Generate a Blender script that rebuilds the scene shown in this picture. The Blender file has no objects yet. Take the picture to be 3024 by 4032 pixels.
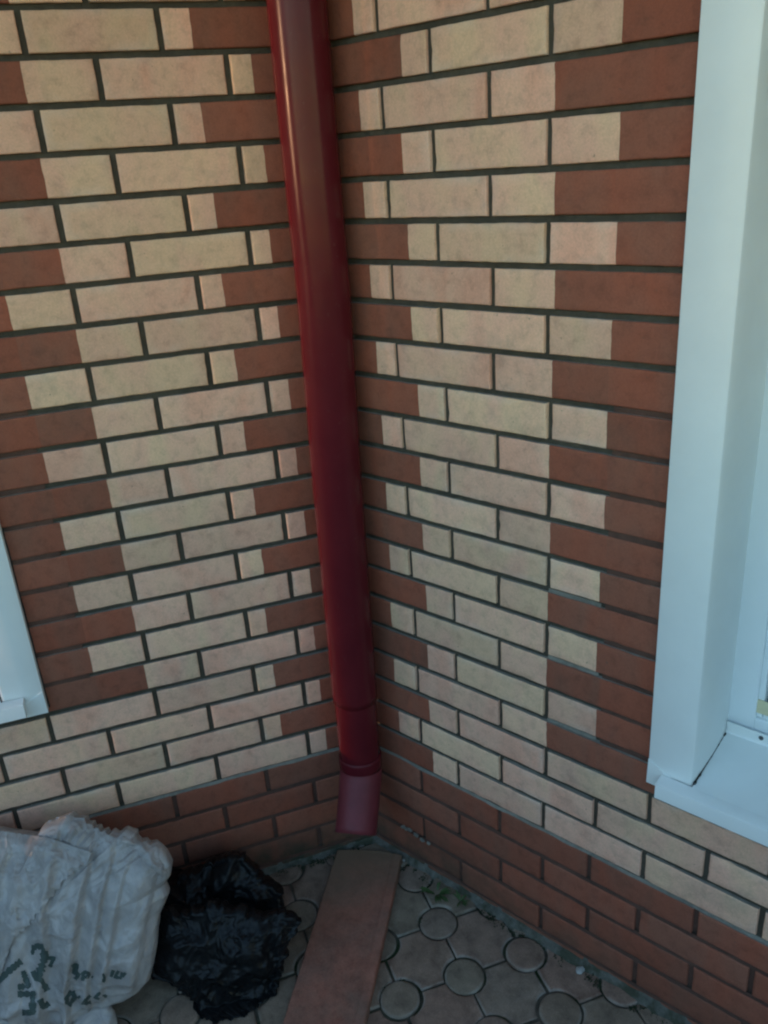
import bpy, bmesh, math, random
from mathutils import Vector, Matrix, noise
from mathutils.bvhtree import BVHTree

# ------------------------------------------------------------------ camera, sky, sun, exposure
S = bpy.context.scene
random.seed(7)
FZ = 1.175                                  # photo-solve height of the paving; everything is lifted so paving top = 0
CAM = Vector((1.95557, -0.51831, 0.75677 + FZ))
FOC = 3624.983                              # focal length in units of a 3318 x 4424 picture
RIGHT = Vector((0.32846, 0.94227, -0.06502))
DOWN = Vector((0.34290, -0.18314, -0.92136))
cam_data = bpy.data.cameras.new('camera')
cam_data.sensor_fit = 'HORIZONTAL'
cam_data.sensor_width = 36.0
cam_data.lens = 36.0 * FOC / 3318.0
cam_data.clip_start = 0.02
cam_data.clip_end = 500
cam_data.dof.use_dof = False
cam = bpy.data.objects.new('camera', cam_data)
S.collection.objects.link(cam)
RIGHT.normalize()
DOWN = (DOWN - RIGHT * DOWN.dot(RIGHT)).normalized()
FWD = RIGHT.cross(DOWN).normalized()
cam.matrix_world = Matrix(((RIGHT.x, -DOWN.x, -FWD.x, CAM.x), (RIGHT.y, -DOWN.y, -FWD.y, CAM.y),
                           (RIGHT.z, -DOWN.z, -FWD.z, CAM.z), (0, 0, 0, 1)))
S.camera = cam

SUN_EL, SUN_AZ = 4.5, -88.0                 # degrees; direction TOWARDS the low warm light
world = bpy.data.worlds.new('World')
S.world = world
world.use_nodes = True
wn = world.node_tree
bg = wn.nodes['Background']
sky = wn.nodes.new('ShaderNodeTexSky')
sky.sky_type = 'NISHITA'
sky.sun_disc = False
sky.sun_elevation = math.radians(SUN_EL)
sky.sun_rotation = math.radians(90 - SUN_AZ)
wn.links.new(sky.outputs[0], bg.inputs[0])
sky.ozone_density = 1.75
sky.dust_density = 0.0
bg.inputs[1].default_value = 0.15
sun_d = bpy.data.lights.new('sun', 'SUN')
sun_d.energy = 0.8
sun_d.angle = math.radians(1.5)
sun_d.color = (1.0, 0.55, 0.30)
sun = bpy.data.objects.new('sun', sun_d)
S.collection.objects.link(sun)
a, e = math.radians(SUN_AZ), math.radians(SUN_EL)
sdir = Vector((math.cos(a) * math.cos(e), math.sin(a) * math.cos(e), math.sin(e)))
sun.rotation_euler = sdir.to_track_quat('Z', 'Y').to_euler()
S.view_settings.view_transform = 'Standard'
S.view_settings.look = 'None'
S.view_settings.gamma = 1
S.view_settings.use_curve_mapping = False
S.view_settings.exposure = 2.60
S.cycles.max_bounces = 8
S.cycles.filter_width = 2.2
S.cycles.diffuse_bounces = 5

# ------------------------------------------------------------------ helpers
def tag(o, label=None, cat=None, group=None, kind=None):
    if label: o['label'] = label
    if cat: o['category'] = cat
    if group: o['group'] = group
    if kind: o['kind'] = kind
    return o

def empty(name, loc=(0, 0, 0)):
    o = bpy.data.objects.new(name, None)
    o.location = loc
    o.empty_display_size = 0.1
    S.collection.objects.link(o)
    return o

def link_bm(name, bm, mats, parent=None, smooth=False, recalc=True):
    if recalc:
        bmesh.ops.recalc_face_normals(bm, faces=bm.faces[:])
    me = bpy.data.meshes.new(name)
    bm.to_mesh(me)
    bm.free()
    for m in (mats if isinstance(mats, (list, tuple)) else [mats]):
        me.materials.append(m)
    if smooth:
        for p in me.polygons: p.use_smooth = True
    o = bpy.data.objects.new(name, me)
    S.collection.objects.link(o)
    if parent is not None:
        o.parent = parent
        o.matrix_parent_inverse = Matrix.Translation(-parent.location)
    return o

def mat(name):
    m = bpy.data.materials.new(name)
    m.use_nodes = True
    nt = m.node_tree
    return m, nt, nt.nodes['Principled BSDF']

def N(nt, typ, **kw):
    n = nt.nodes.new(typ)
    for k, v in kw.items():
        if k.startswith('i_'):
            n.inputs[int(k[2:])].default_value = v
        else:
            setattr(n, k, v)
    return n

def ramp(nt, src, stops):
    r = nt.nodes.new('ShaderNodeValToRGB')
    while len(r.color_ramp.elements) < len(stops): r.color_ramp.elements.new(0.5)
    for el, (p, c) in zip(r.color_ramp.elements, stops):
        el.position = p
        el.color = (c[0], c[1], c[2], 1) if isinstance(c, (tuple, list)) else (c, c, c, 1)
    nt.links.new(src, r.inputs[0])
    return r.outputs[0]

def noise_tex(nt, vec, scale, detail=4, rough=0.55, dist=0.0, stretch=None):
    if stretch:
        mp = nt.nodes.new('ShaderNodeMapping')
        mp.inputs['Scale'].default_value = stretch
        nt.links.new(vec, mp.inputs[0])
        vec = mp.outputs[0]
    n = nt.nodes.new('ShaderNodeTexNoise')
    n.inputs['Scale'].default_value = scale
    n.inputs['Detail'].default_value = detail
    n.inputs['Roughness'].default_value = rough
    n.inputs['Distortion'].default_value = dist
    nt.links.new(vec, n.inputs['Vector'])
    return n.outputs[0]

def mixc(nt, fac, c1, c2, blend='MIX'):
    m = nt.nodes.new('ShaderNodeMix')
    m.data_type = 'RGBA'
    m.blend_type = blend
    for sock, v in ((m.inputs[0], fac), (m.inputs[6], c1), (m.inputs[7], c2)):
        if isinstance(v, bpy.types.NodeSocket): nt.links.new(v, sock)
        elif isinstance(v, (int, float)): sock.default_value = v
        else: sock.default_value = (v[0], v[1], v[2], 1)
    return m.outputs[2]

def bump(nt, bs, height, strength=0.3, dist=0.002):
    b = nt.nodes.new('ShaderNodeBump')
    b.inputs['Strength'].default_value = strength
    b.inputs['Distance'].default_value = dist
    nt.links.new(height, b.inputs['Height'])
    nt.links.new(b.outputs[0], bs.inputs['Normal'])

def objco(nt): return nt.nodes.new('ShaderNodeTexCoord').outputs['Object']

# ------------------------------------------------------------------ materials
def brick_material(name, stops, tint_var, rough):
    m, nt, bs = mat(name)
    uv = nt.nodes.new('ShaderNodeTexCoord').outputs['UV']
    ob = objco(nt)
    at = N(nt, 'ShaderNodeAttribute', attribute_name='tone')
    big = noise_tex(nt, uv, 1.0, 1.5, 0.5, 0.6, (13, 4.5, 1))
    sep = nt.nodes.new('ShaderNodeSeparateColor')
    nt.links.new(at.outputs['Color'], sep.inputs[0])
    ad = N(nt, 'ShaderNodeMath', operation='ADD')
    nt.links.new(big, ad.inputs[0])
    sc = N(nt, 'ShaderNodeMath', operation='MULTIPLY_ADD')
    nt.links.new(sep.outputs[0], sc.inputs[0])
    sc.inputs[1].default_value = tint_var
    sc.inputs[2].default_value = -tint_var / 2
    nt.links.new(sc.outputs[0], ad.inputs[1])
    col = ramp(nt, ad.outputs[0], stops)
    # small scale clay mottling
    fine = noise_tex(nt, ob, 260, 4, 0.7)
    col = mixc(nt, 1.0, col, ramp(nt, fine, [(0.3, 0.86), (0.7, 1.08)]), 'MULTIPLY')
    blot = noise_tex(nt, ob, 38, 5, 0.65, 0.3)
    col = mixc(nt, 1.0, col, ramp(nt, blot, [(0.28, 0.80), (0.5, 1.0), (0.72, 1.06)]), 'MULTIPLY')
    pit = noise_tex(nt, ob, 95, 3, 0.55)
    col = mixc(nt, ramp(nt, pit, [(0.70, 0.0), (0.76, 0.55)]), col, (0.10, 0.08, 0.06))
    stain = noise_tex(nt, ob, 5.5, 6, 0.68, 0.5)
    col = mixc(nt, ramp(nt, stain, [(0.55, 0.0), (0.72, 0.30)]), col, (0.22, 0.19, 0.15) if name == 'cream_brick' else (0.10, 0.06, 0.05))
    # brightness per brick
    bright = N(nt, 'ShaderNodeMath', operation='MULTIPLY_ADD')
    nt.links.new(sep.outputs[1], bright.inputs[0])
    bright.inputs[1].default_value = 0.22
    bright.inputs[2].default_value = 0.89
    cmb = nt.nodes.new('ShaderNodeCombineColor')
    for i in range(3): nt.links.new(bright.outputs[0], cmb.inputs[i])
    col = mixc(nt, 1.0, col, cmb.outputs[0], 'MULTIPLY')
    if name == 'cream_brick':
        rim = N(nt, 'ShaderNodeMath', operation='MULTIPLY')
        nt.links.new(sep.outputs[2], rim.inputs[0])
        nt.links.new(ramp(nt, noise_tex(nt, ob, 7, 4, 0.6), [(0.50, 0.0), (0.66, 0.30)]), rim.inputs[1])
        col = mixc(nt, rim.outputs[0], col, (0.66, 0.62, 0.54))
    # old dirt and algae low in the corner, patchy
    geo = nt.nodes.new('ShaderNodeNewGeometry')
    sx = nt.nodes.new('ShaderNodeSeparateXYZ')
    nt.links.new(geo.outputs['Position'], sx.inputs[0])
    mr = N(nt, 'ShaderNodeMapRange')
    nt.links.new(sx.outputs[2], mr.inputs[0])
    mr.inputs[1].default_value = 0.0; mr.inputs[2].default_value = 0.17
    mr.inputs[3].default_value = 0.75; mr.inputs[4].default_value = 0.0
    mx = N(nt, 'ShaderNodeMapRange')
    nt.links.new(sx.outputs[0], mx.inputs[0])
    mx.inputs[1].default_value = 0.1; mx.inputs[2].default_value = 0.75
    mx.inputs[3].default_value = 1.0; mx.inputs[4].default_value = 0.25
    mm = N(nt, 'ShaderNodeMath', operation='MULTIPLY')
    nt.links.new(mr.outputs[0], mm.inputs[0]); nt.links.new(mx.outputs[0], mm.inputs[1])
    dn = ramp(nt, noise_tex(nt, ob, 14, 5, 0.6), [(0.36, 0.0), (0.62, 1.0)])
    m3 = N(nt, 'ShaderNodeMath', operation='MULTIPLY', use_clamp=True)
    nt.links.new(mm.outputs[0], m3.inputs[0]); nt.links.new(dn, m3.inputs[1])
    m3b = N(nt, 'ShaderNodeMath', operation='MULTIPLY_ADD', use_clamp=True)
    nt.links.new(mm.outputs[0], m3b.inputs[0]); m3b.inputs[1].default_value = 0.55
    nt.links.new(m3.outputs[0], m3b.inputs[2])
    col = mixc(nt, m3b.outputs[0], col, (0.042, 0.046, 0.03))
    nt.links.new(col, bs.inputs['Base Color'])
    bs.inputs['Roughness'].default_value = rough
    bs.inputs['Specular IOR Level'].default_value = 0.3
    hs = N(nt, 'ShaderNodeMath', operation='MULTIPLY_ADD')
    nt.links.new(fine, hs.inputs[0]); hs.inputs[1].default_value = 0.35
    nt.links.new(blot, hs.inputs[2])
    bump(nt, bs, hs.outputs[0], 0.35, 0.0025)
    return m

M = {}
M['light'] = brick_material('cream_brick', [(0.28, (0.72, 0.485, 0.315)), (0.45, (0.735, 0.46, 0.315)), (0.60, (0.73, 0.435, 0.31)),
                                            (0.76, (0.71, 0.385, 0.27))], 0.34, 0.85)
M['red'] = brick_material('red_brick', [(0.28, (0.25, 0.100, 0.064)), (0.5, (0.275, 0.095, 0.058)), (0.72, (0.295, 0.090, 0.052))], 0.25, 0.8)

def mortar_material(name, c1, c2):
    m, nt, bs = mat(name)
    ob = objco(nt)
    n1 = noise_tex(nt, ob, 55, 6, 0.7)
    n2 = noise_tex(nt, ob, 9, 3, 0.5)
    col = mixc(nt, ramp(nt, n1, [(0.3, 0.0), (0.7, 1.0)]), c1, c2)
    col = mixc(nt, 1.0, col, ramp(nt, n2, [(0.3, 0.8), (0.7, 1.15)]), 'MULTIPLY')
    nt.links.new(col, bs.inputs['Base Color'])
    bs.inputs['Roughness'].default_value = 0.95
    bump(nt, bs, noise_tex(nt, ob, 220, 5, 0.75), 0.8, 0.003)
    return m
M['mortar'] = mortar_material('grey_mortar', (0.050, 0.044, 0.032), (0.085, 0.076, 0.056))
M['mortar_red'] = mortar_material('brown_mortar', (0.085, 0.045, 0.032), (0.125, 0.062, 0.044))
M['ledge'] = mortar_material('pale_mortar', (0.19, 0.18, 0.15), (0.27, 0.255, 0.215))  # pale for mortar smears and blobs; lit ledges put into the colour

# ------------------------------------------------------------------ wall frames: local (u along the wall, off out of the wall, z)
C30, S30 = math.cos(math.pi / 6), math.sin(math.pi / 6)
def LW(u, off, z): return Vector((off, -u, z + FZ))
def RW(u, off, z): return Vector((C30 * u + S30 * off, S30 * u - C30 * off, z + FZ))

ZC = [1.0325, 0.948, 0.8603, 0.7704, 0.6846, 0.5997, 0.515, 0.4303, 0.3435, 0.2562, 0.1696, 0.0842, 0.0, -0.0843, -0.1661,
      -0.2518, -0.3385, -0.4243, -0.5089, -0.5936, -0.677, -0.7617, -0.8485, -0.9357, -1.0201, -1.106, -1.1915]
zc = {i + 1: z for i, z in enumerate(ZC)}
for k in range(0, -12, -1): zc[k] = zc[1] + 0.0857 * (1 - k)

JH = 0.0125                                     # joint width
UMAX = 2.55
WIN = {'L': (0.905, 2.10, -0.38, 1.22), 'R': (0.955, 2.15, -0.46, 1.20)}   # opening: u0 u1 z0 z1

def spans(side, c):
    """list of (u0, u1, [(colour, upto), ...]) between vertical joints"""
    rnd = random.Random(hash((side == 'L', c)) & 0xffff)
    odd = c % 2 == 1
    j = lambda s=0.002: rnd.uniform(-s, s)
    out = []
    if side == 'L':
        off = 0.005 if c >= 22 else 0.0
        if odd: js = [0.294 + off + j() + 0.2615 * n for n in range(10)]
        else:   js = [0.165 + off + j() + 0.2615 * n for n in range(10)]
        redc = (0.235 if odd else 0.115) + (0.008 if c > 16 else 0) + j(0.005)
        redw = (0.689 if odd else 0.567) + j(0.003)
        lastw = 18
    else:
        dr = 0.004 if 9 < c < 22 else (-0.004 if c > 22 else -0.002)
        if odd: js = [0.206 + dr + j() + 0.2605 * n for n in range(10)]
        else:   js = [0.334 + dr + j() + 0.2605 * n for n in range(10)]
        redc = (0.145 if odd else 0.26) - (0.008 if c > 15 else 0) + j(0.005)
        redw = (0.605 if odd else 0.727) - (0.003 if c > 10 else 0) + j(0.003)
        lastw = 19
    js = [x for x in js if x < UMAX] + [UMAX]
    a = -0.03
    base = c >= 23
    wincourse = c <= lastw
    for b in js:
        cols = []
        if base: cols = [('red', b)]
        else:
            cuts = []
            if a < redc: cuts.append(('red', min(b, redc)))
            if b > redc:
                if wincourse and b > redw:
                    if a < redw: cuts.append(('light', redw))
                    stop = 0.822 if side == 'L' else 0.857
                    if c == lastw and a < stop + 0.05:
                        cuts.append(('red', min(b, stop)))
                        if b > stop: cuts.append(('light', b))
                    elif c == lastw: cuts.append(('light', b))
                    else: cuts.append(('red', b))
                else: cuts.append(('light', b))
            cols = cuts
        # red bricks next to the window run on with no visible perpend
        if out and wincourse and a > redw and (cols[0][0] == 'red' or c == lastw) and a < 0.9:
            pu0, pu1, pc = out[-1]
            out[-1] = (pu0, b, pc + [('red', b)])
        else:
            out.append((a, b, cols))
        a = b
    return out

def build_wall(side, W):
    bm = bmesh.new()
    uvl = bm.loops.layers.uv.new('UVMap')
    tone = bm.loops.layers.float_color.new('tone')
    rnd = random.Random(11 if side == 'L' else 23)
    MI = {'light': 0, 'red': 1, 'mortar': 2, 'mortar_red': 3, 'ledge': 4}
    wu0, wu1, wz0, wz1 = WIN[side]
    def brick(u0, u1, z0, z1, cols):
        us = [u0, u0 + 0.0015, u0 + 0.0045]
        x = u0 + 0.02
        marks = [c[1] for c in cols[:-1]]
        while x < u1 - 0.012:
            us.append(x); x += 0.019
        us += [u1 - 0.0045, u1 - 0.0015, u1]
        for mk in marks:
            if u0 + 0.006 < mk < u1 - 0.006:
                us = [q for q in us if abs(q - mk) > 0.004 or q in (u0, u1)]
                us.append(mk)
        us = sorted(us)
        h = z1 - z0
        zs = [z0, z0 + 0.0015, z0 + 0.004, z0 + h * 0.27, z0 + h * 0.5, z0 + h * 0.73, z1 - 0.004, z1 - 0.0015, z1]
        nu, nz = len(us), len(zs)
        seed = Vector((rnd.uniform(0, 90), rnd.uniform(0, 90), rnd.uniform(0, 90)))
        tilt_u, tilt_z, base = rnd.uniform(-.0012, .0012), rnd.uniform(-.0008, .0008), rnd.uniform(-.0012, .0008)
        rot = rnd.uniform(-0.0012, 0.0012)
        grid = []
        for j, z in enumerate(zs):
            row = []
            for i, u in enumerate(us):
                ez = min(j, nz - 1 - j)
                eu = min(i, nu - 1 - i)
                d = [0.0020, 0.0004, 0.0, 0, 0, 0, 0][min(ez, eu, 6)]
                n = noise.noise(Vector((u * 30, z * 30, 0)) + seed)
                n2 = noise.noise(Vector((u * 90, z * 90, 5)) + seed)
                if min(ez, eu) <= 1:
                    d += max(0, n2 - 0.25) * 0.006
                off = base + tilt_u * (u - u0) / 0.13 + tilt_z * (z - z0) / 0.04 + 0.0006 * n - d
                uu = u + (0.0010 * n2 if eu <= 1 else (0.0016 * noise.noise(Vector((z * 120, u * 10, 2)) + seed) if u in marks else 0))
                zz = z + (u - u0) * rot + (0.0011 * noise.noise(Vector((u * 45, z * 9, 9)) + seed) if ez <= 1 else 0)
                row.append(bm.verts.new(W(uu, off, zz)))
            grid.append(row)
        r1, r2 = rnd.uniform(-50, 50), rnd.uniform(-50, 50)
        tv = (rnd.random(), rnd.random(), 0, 1)
        tones = [(rnd.random(), rnd.random(), 0, 1) for _ in cols]
        def setf(f, mi, tv, uvs, inner=False):
            f.material_index = mi
            f.smooth = True
            for lp, q in zip(f.loops, uvs):
                lp[uvl].uv = (q[0] + r1, q[1] + r2)
                uu = q[0] % 7.3 if inner else q[0]
                e = min(q[1] - z0, z1 - q[1], uu - u0 if u0 > 0 else 1, u1 - uu)
                lp[tone] = (tv[0], tv[1], max(0.0, 1 - e / 0.013), 1)
        for j in range(nz - 1):
            for i in range(nu - 1):
                um = (us[i] + us[i + 1]) / 2
                k = 0
                while k < len(cols) - 1 and um > cols[k][1]: k += 1
                f = bm.faces.new((grid[j][i], grid[j][i + 1], grid[j + 1][i + 1], grid[j + 1][i]))
                kk = k * 7.3
                setf(f, MI[cols[k][0]], tones[k], [(us[i] + kk, zs[j]), (us[i + 1] + kk, zs[j]), (us[i + 1] + kk, zs[j + 1]), (us[i] + kk, zs[j + 1])], True)
        # sides going back into the mortar
        D = -0.016
        ring = [(grid[0][i], us[i], zs[0]) for i in range(nu)] + [(grid[j][-1], us[-1], zs[j]) for j in range(1, nz)] + \
               [(grid[-1][i], us[i], zs[-1]) for i in range(nu - 2, -1, -1)] + [(grid[j][0], us[0], zs[j]) for j in range(nz - 2, 0, -1)]
        back = [bm.verts.new(W(u, D, z)) for _, u, z in ring]
        n = len(ring)
        for i in range(n):
            k2 = (i + 1) % n
            f = bm.faces.new((ring[i][0], ring[k2][0], back[k2], back[i]))
            um = (ring[i][1] + ring[k2][1]) / 2
            k = 0
            while k < len(cols) - 1 and um > cols[k][1]: k += 1
            topside = ring[i][2] == zs[-1] and ring[k2][2] == zs[-1]
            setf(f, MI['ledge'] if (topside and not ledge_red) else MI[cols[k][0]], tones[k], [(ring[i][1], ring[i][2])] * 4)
            if topside:
                f.smooth = False
    def bar(u0, u1, z0, z1, off, m):
        """mortar face sheet with a slightly uneven surface"""
        nu = max(1, int((u1 - u0) / 0.02)); nz = max(1, int((z1 - z0) / 0.02))
        g = []
        for j in range(nz + 1):
            g.append([])
            for i in range(nu + 1):
                u = u0 + (u1 - u0) * i / nu; z = z0 + (z1 - z0) * j / nz
                g[-1].append(bm.verts.new(W(u, off + 0.0016 * noise.noise(Vector((u * 40, z * 40, 3.3))), z)))
        for j in range(nz):
            for i in range(nu):
                f = bm.faces.new((g[j][i], g[j][i + 1], g[j + 1][i + 1], g[j + 1][i]))
                f.material_index = MI[m]; f.smooth = True
    def struck(u0, u1, zm, w):
        n = max(2, int((u1 - u0) / 0.008))
        prev = None
        for i in range(n + 1):
            u = u0 + (u1 - u0) * i / n
            nn = noise.noise(Vector((u * 12, zm * 30, 2)))
            k = w * (0.75 + 0.7 * nn)
            k = max(0.15, min(1.1, k))
            zl, zh = zm - 0.0066, zm + 0.0066
            r = [bm.verts.new(W(u, -0.0088, zh - 0.001)), bm.verts.new(W(u, -0.0085 + 0.0045 * k, zm + 0.0022)),
                 bm.verts.new(W(u, -0.0080 + 0.0072 * k + 0.0008 * noise.noise(Vector((u * 90, zm, 4))), zl + 0.0016)), bm.verts.new(W(u, -0.0085 + 0.0072 * k, zl - 0.001))]
            if prev:
                for q in range(3):
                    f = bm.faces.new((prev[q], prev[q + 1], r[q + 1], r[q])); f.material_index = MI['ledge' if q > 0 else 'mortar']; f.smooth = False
            prev = r
    courses = list(range(-7, 28))
    for c in courses:
        mid = zc[c]
        up = zc[c - 1] if (c - 1) in zc else mid + 0.0857
        dn = zc[c + 1] if (c + 1) in zc else mid - 0.086
        zt, zb = (mid + up) / 2 - JH / 2, (mid + dn) / 2 + JH / 2
        jj = rnd.uniform(-0.0006, 0.0006)
        for (a, b, cols) in spans(side, c):
            ledge_red = c >= 24 or (c < 23 and cols[0][0] == 'red' and len(cols) > 2)
            segs = [(a + JH / 2, b - JH / 2)]
            if a < 0: segs = [(a, b - JH / 2)]
            # cut out the window opening
            if zb > wz0 - 0.05 and zt < wz1 + 0.03:
                ns = []
                for s0, s1 in segs:
                    if s0 < wu0 - 0.02: ns.append((s0, min(s1, wu0 - 0.004)))
                    if s1 > wu1 + 0.02: ns.append((max(s0, wu1 + 0.004), s1))
                segs = ns
            z_top = zt
            for s0, s1 in segs:
                cc = [q for q in cols if q[1] > s0 + 0.004]
                # colours actually inside the segment
                use = []
                prev = -9
                for q in cc:
                    if prev < s1: use.append(q)
                    prev = q[1]
                brick(s0, s1, zb + jj, z_top + jj, use or cols[-1:])
            # a bar of brown mortar below / beside red bricks (the red work was pointed in a red-brown mix)
            lo = (mid + dn) / 2
            if a > 0: continue
            if c >= 23 and c < 27:
                bar(-0.02, UMAX, lo - 0.0075, lo + 0.0075, -0.0026, 'mortar_red')
            elif c < 23 and c > 8:
                redw = 0.70 if side == 'L' else 0.735
                if c <= (17 if side == 'L' else 18):
                    bar(redw, wu0 - 0.01, lo - 0.0075, lo + 0.0075, -0.0042 if c > 10 else -0.007, 'mortar_red')
            # weather-struck pointing, its lit face put into the pale colour, where the red bricks start
            hi = (mid + up) / 2
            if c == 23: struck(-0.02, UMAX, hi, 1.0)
            elif side == 'R' and c in (15, 17, 19):
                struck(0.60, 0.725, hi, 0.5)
    # continuous mortar backing round the opening
    zb, zt = -FZ - 0.05, zc[-7] + 0.05
    def back(u0, u1, z0, z1):
        bar(u0, u1, z0, z1, -0.0095, 'mortar')
    back(-0.03, wu0, zb, zt); back(wu1, UMAX, zb, zt)
    back(wu0, wu1, zb, wz0); back(wu0, wu1, wz1, zt)
    # red-brown pointing of the plinth perpends
    for c in range(23, 28):
        mid = zc[c]
        for (a, b, cols) in spans(side, c)[:-1]:
            bar(b - 0.0075, b + 0.0075, mid - 0.034, mid + 0.034, -0.0075, 'mortar_red')
    # solid thickness: inner leaf and reveals of the opening
    def box(u0, u1, o0, o1, z0, z1, m):
        vs = [bm.verts.new(W(u, o, z)) for u in (u0, u1) for o in (o0, o1) for z in (z0, z1)]
        for q in ((0, 1, 3, 2), (4, 6, 7, 5), (0, 4, 5, 1), (2, 3, 7, 6), (0, 2, 6, 4), (1, 5, 7, 3)):
            f = bm.faces.new([vs[i] for i in q]); f.material_index = MI[m]
    box(-0.03, wu0, -0.30, -0.014, zb, zt, 'mortar'); box(wu1, UMAX, -0.30, -0.014, zb, zt, 'mortar')
    box(wu0, wu1, -0.30, -0.014, zb, wz0, 'mortar'); box(wu0, wu1, -0.30, -0.014, wz1, zt, 'mortar')
    # a few squeezed-out mortar blobs
    blobs = []
    if side == 'R':
        for k in range(12):
            t = rnd.random()
            blobs.append((0.115 + 0.10 * t + rnd.uniform(-.006, .006), -1.058 - 0.010 * t + rnd.uniform(-.006, .006), rnd.uniform(.003, .009)))
    for k in range(26):
        c = rnd.choice([19, 20, 21, 22, 22, 22])
        blobs.append((rnd.uniform(0.1, 1.4), zc[c] - 0.045 + rnd.uniform(-.003, .003), rnd.uniform(.0008, .0022)))
    for u, z, r in blobs:
        mtx = Matrix.Translation(W(u, -0.002, z)) @ Matrix.Diagonal((1, 1, 0.8, 1))
        res = bmesh.ops.create_icosphere(bm, subdivisions=1, radius=r, matrix=mtx)
        for v in res['verts']:
            v.co += Vector([rnd.uniform(-r, r) * 0.3 for _ in range(3)])
            for f in v.link_faces: f.material_index = MI['ledge']
    o = link_bm('brick_wall', bm, [M['light'], M['red'], M['mortar'], M['mortar_red'], M['ledge']], house)
    return o

house = empty('brick_house', (0, 0, 0))
tag(house, 'house corner of cream and red brick with white framed windows either side of the drainpipe', 'house')
build_wall('L', LW)['label'] = 'cream brick wall with red toothed edges to the left of the drainpipe'
build_wall('R', RW)['label'] = 'cream brick wall with red toothed edges to the right of the drainpipe'

# ------------------------------------------------------------------ windows
def plain_mat(name, col, rough, var=0.04, scale=14, spec=0.5, coat=0.0, bumps=0.0):
    m, nt, bs = mat(name)
    ob = objco(nt)
    n = noise_tex(nt, ob, scale, 5, 0.6)
    c = mixc(nt, 1.0, col, ramp(nt, n, [(0.3, 1 - var), (0.7, 1 + var)]), 'MULTIPLY')
    nt.links.new(c, bs.inputs['Base Color'])
    bs.inputs['Roughness'].default_value = rough
    bs.inputs['Specular IOR Level'].default_value = spec
    bs.inputs['Coat Weight'].default_value = coat
    if bumps: bump(nt, bs, noise_tex(nt, ob, scale * 3, 3, 0.5), bumps, 0.003)
    return m
M['white'] = plain_mat('white_coated_steel', (0.75, 0.79, 0.77), 0.38, 0.03, 9, bumps=0.05)
M['upvc'] = plain_mat('white_plastic', (0.75, 0.81, 0.82), 0.3, 0.015)
M['yellow'] = plain_mat('yellow_foam_strip', (0.62, 0.57, 0.36), 0.8, 0.1, 60)
M['dirt_and_shadow'] = plain_mat('dark_grime_and_shadow', (0.022, 0.022, 0.02), 0.9, 0.3, 80)  # grime in the sill joint; also paints the shadow line beside the casing
M['blind'] = plain_mat('white_blind', (0.80, 0.80, 0.79), 0.8, 0.02)
gm, gnt, gbs = mat('window_glass')
gbs.inputs['Base Color'].default_value = (0.9, 0.95, 0.95, 1)
gbs.inputs['Roughness'].default_value = 0.02
gbs.inputs['Transmission Weight'].default_value = 1.0
gbs.inputs['IOR'].default_value = 1.3
M['glass'] = gm
M['steel'] = plain_mat('screw_steel', (0.06, 0.06, 0.065), 0.5, 0.1, 100)

def poly_prism(bm, W, pts, o0, o1):
    """outline in (u, z), extruded from off o0 to o1"""
    a = [bm.verts.new(W(u, o0, z)) for u, z in pts]
    b = [bm.verts.new(W(u, o1, z)) for u, z in pts]
    bm.faces.new(a); bm.faces.new(b[::-1])
    for i in range(len(pts)):
        k = (i + 1) % len(pts)
        bm.faces.new((a[i], a[k], b[k], b[i]))

def fbox(bm, W, u0, u1, o0, o1, z0, z1, bev=0.0):
    t = bmesh.new()
    vs = [t.verts.new(W(u, o, z)) for u in (u0, u1) for o in (o0, o1) for z in (z0, z1)]
    for q in ((0, 1, 3, 2), (4, 6, 7, 5), (0, 4, 5, 1), (2, 3, 7, 6), (0, 2, 6, 4), (1, 5, 7, 3)):
        t.faces.new([vs[i] for i in q])
    bmesh.ops.recalc_face_normals(t, faces=t.faces[:])
    if bev: bmesh.ops.bevel(t, geom=t.edges[:], offset=bev, segments=2, affect='EDGES', profile=0.6)
    me = bpy.data.meshes.new('tmp'); t.to_mesh(me); t.free(); bm.from_mesh(me); bpy.data.meshes.remove(me)

def strip(bm, W, pts, u0, u1, n=1):
    """sheet following a profile in (off, z), between u0 and u1 (bent sheet metal)"""
    cols = []
    for i in range(n + 1):
        u = u0 + (u1 - u0) * i / n
        cols.append([bm.verts.new(W(u, o, z)) for o, z in pts])
    for i in range(n):
        for k in range(len(pts) - 1):
            bm.faces.new((cols[i][k], cols[i + 1][k], cols[i + 1][k + 1], cols[i][k + 1]))

def vstrip(bm, W, pts, z0, z1, zend=None):
    """vertical sheet following a profile in (u, off); zend(off) trims the foot"""
    cols = []
    lo = [bm.verts.new(W(u, o, (zend(o) if zend else z0))) for u, o in pts]
    hi = [bm.verts.new(W(u, o, z1)) for u, o in pts]
    for k in range(len(pts) - 1):
        bm.faces.new((lo[k], lo[k + 1], hi[k + 1], hi[k]))

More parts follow.
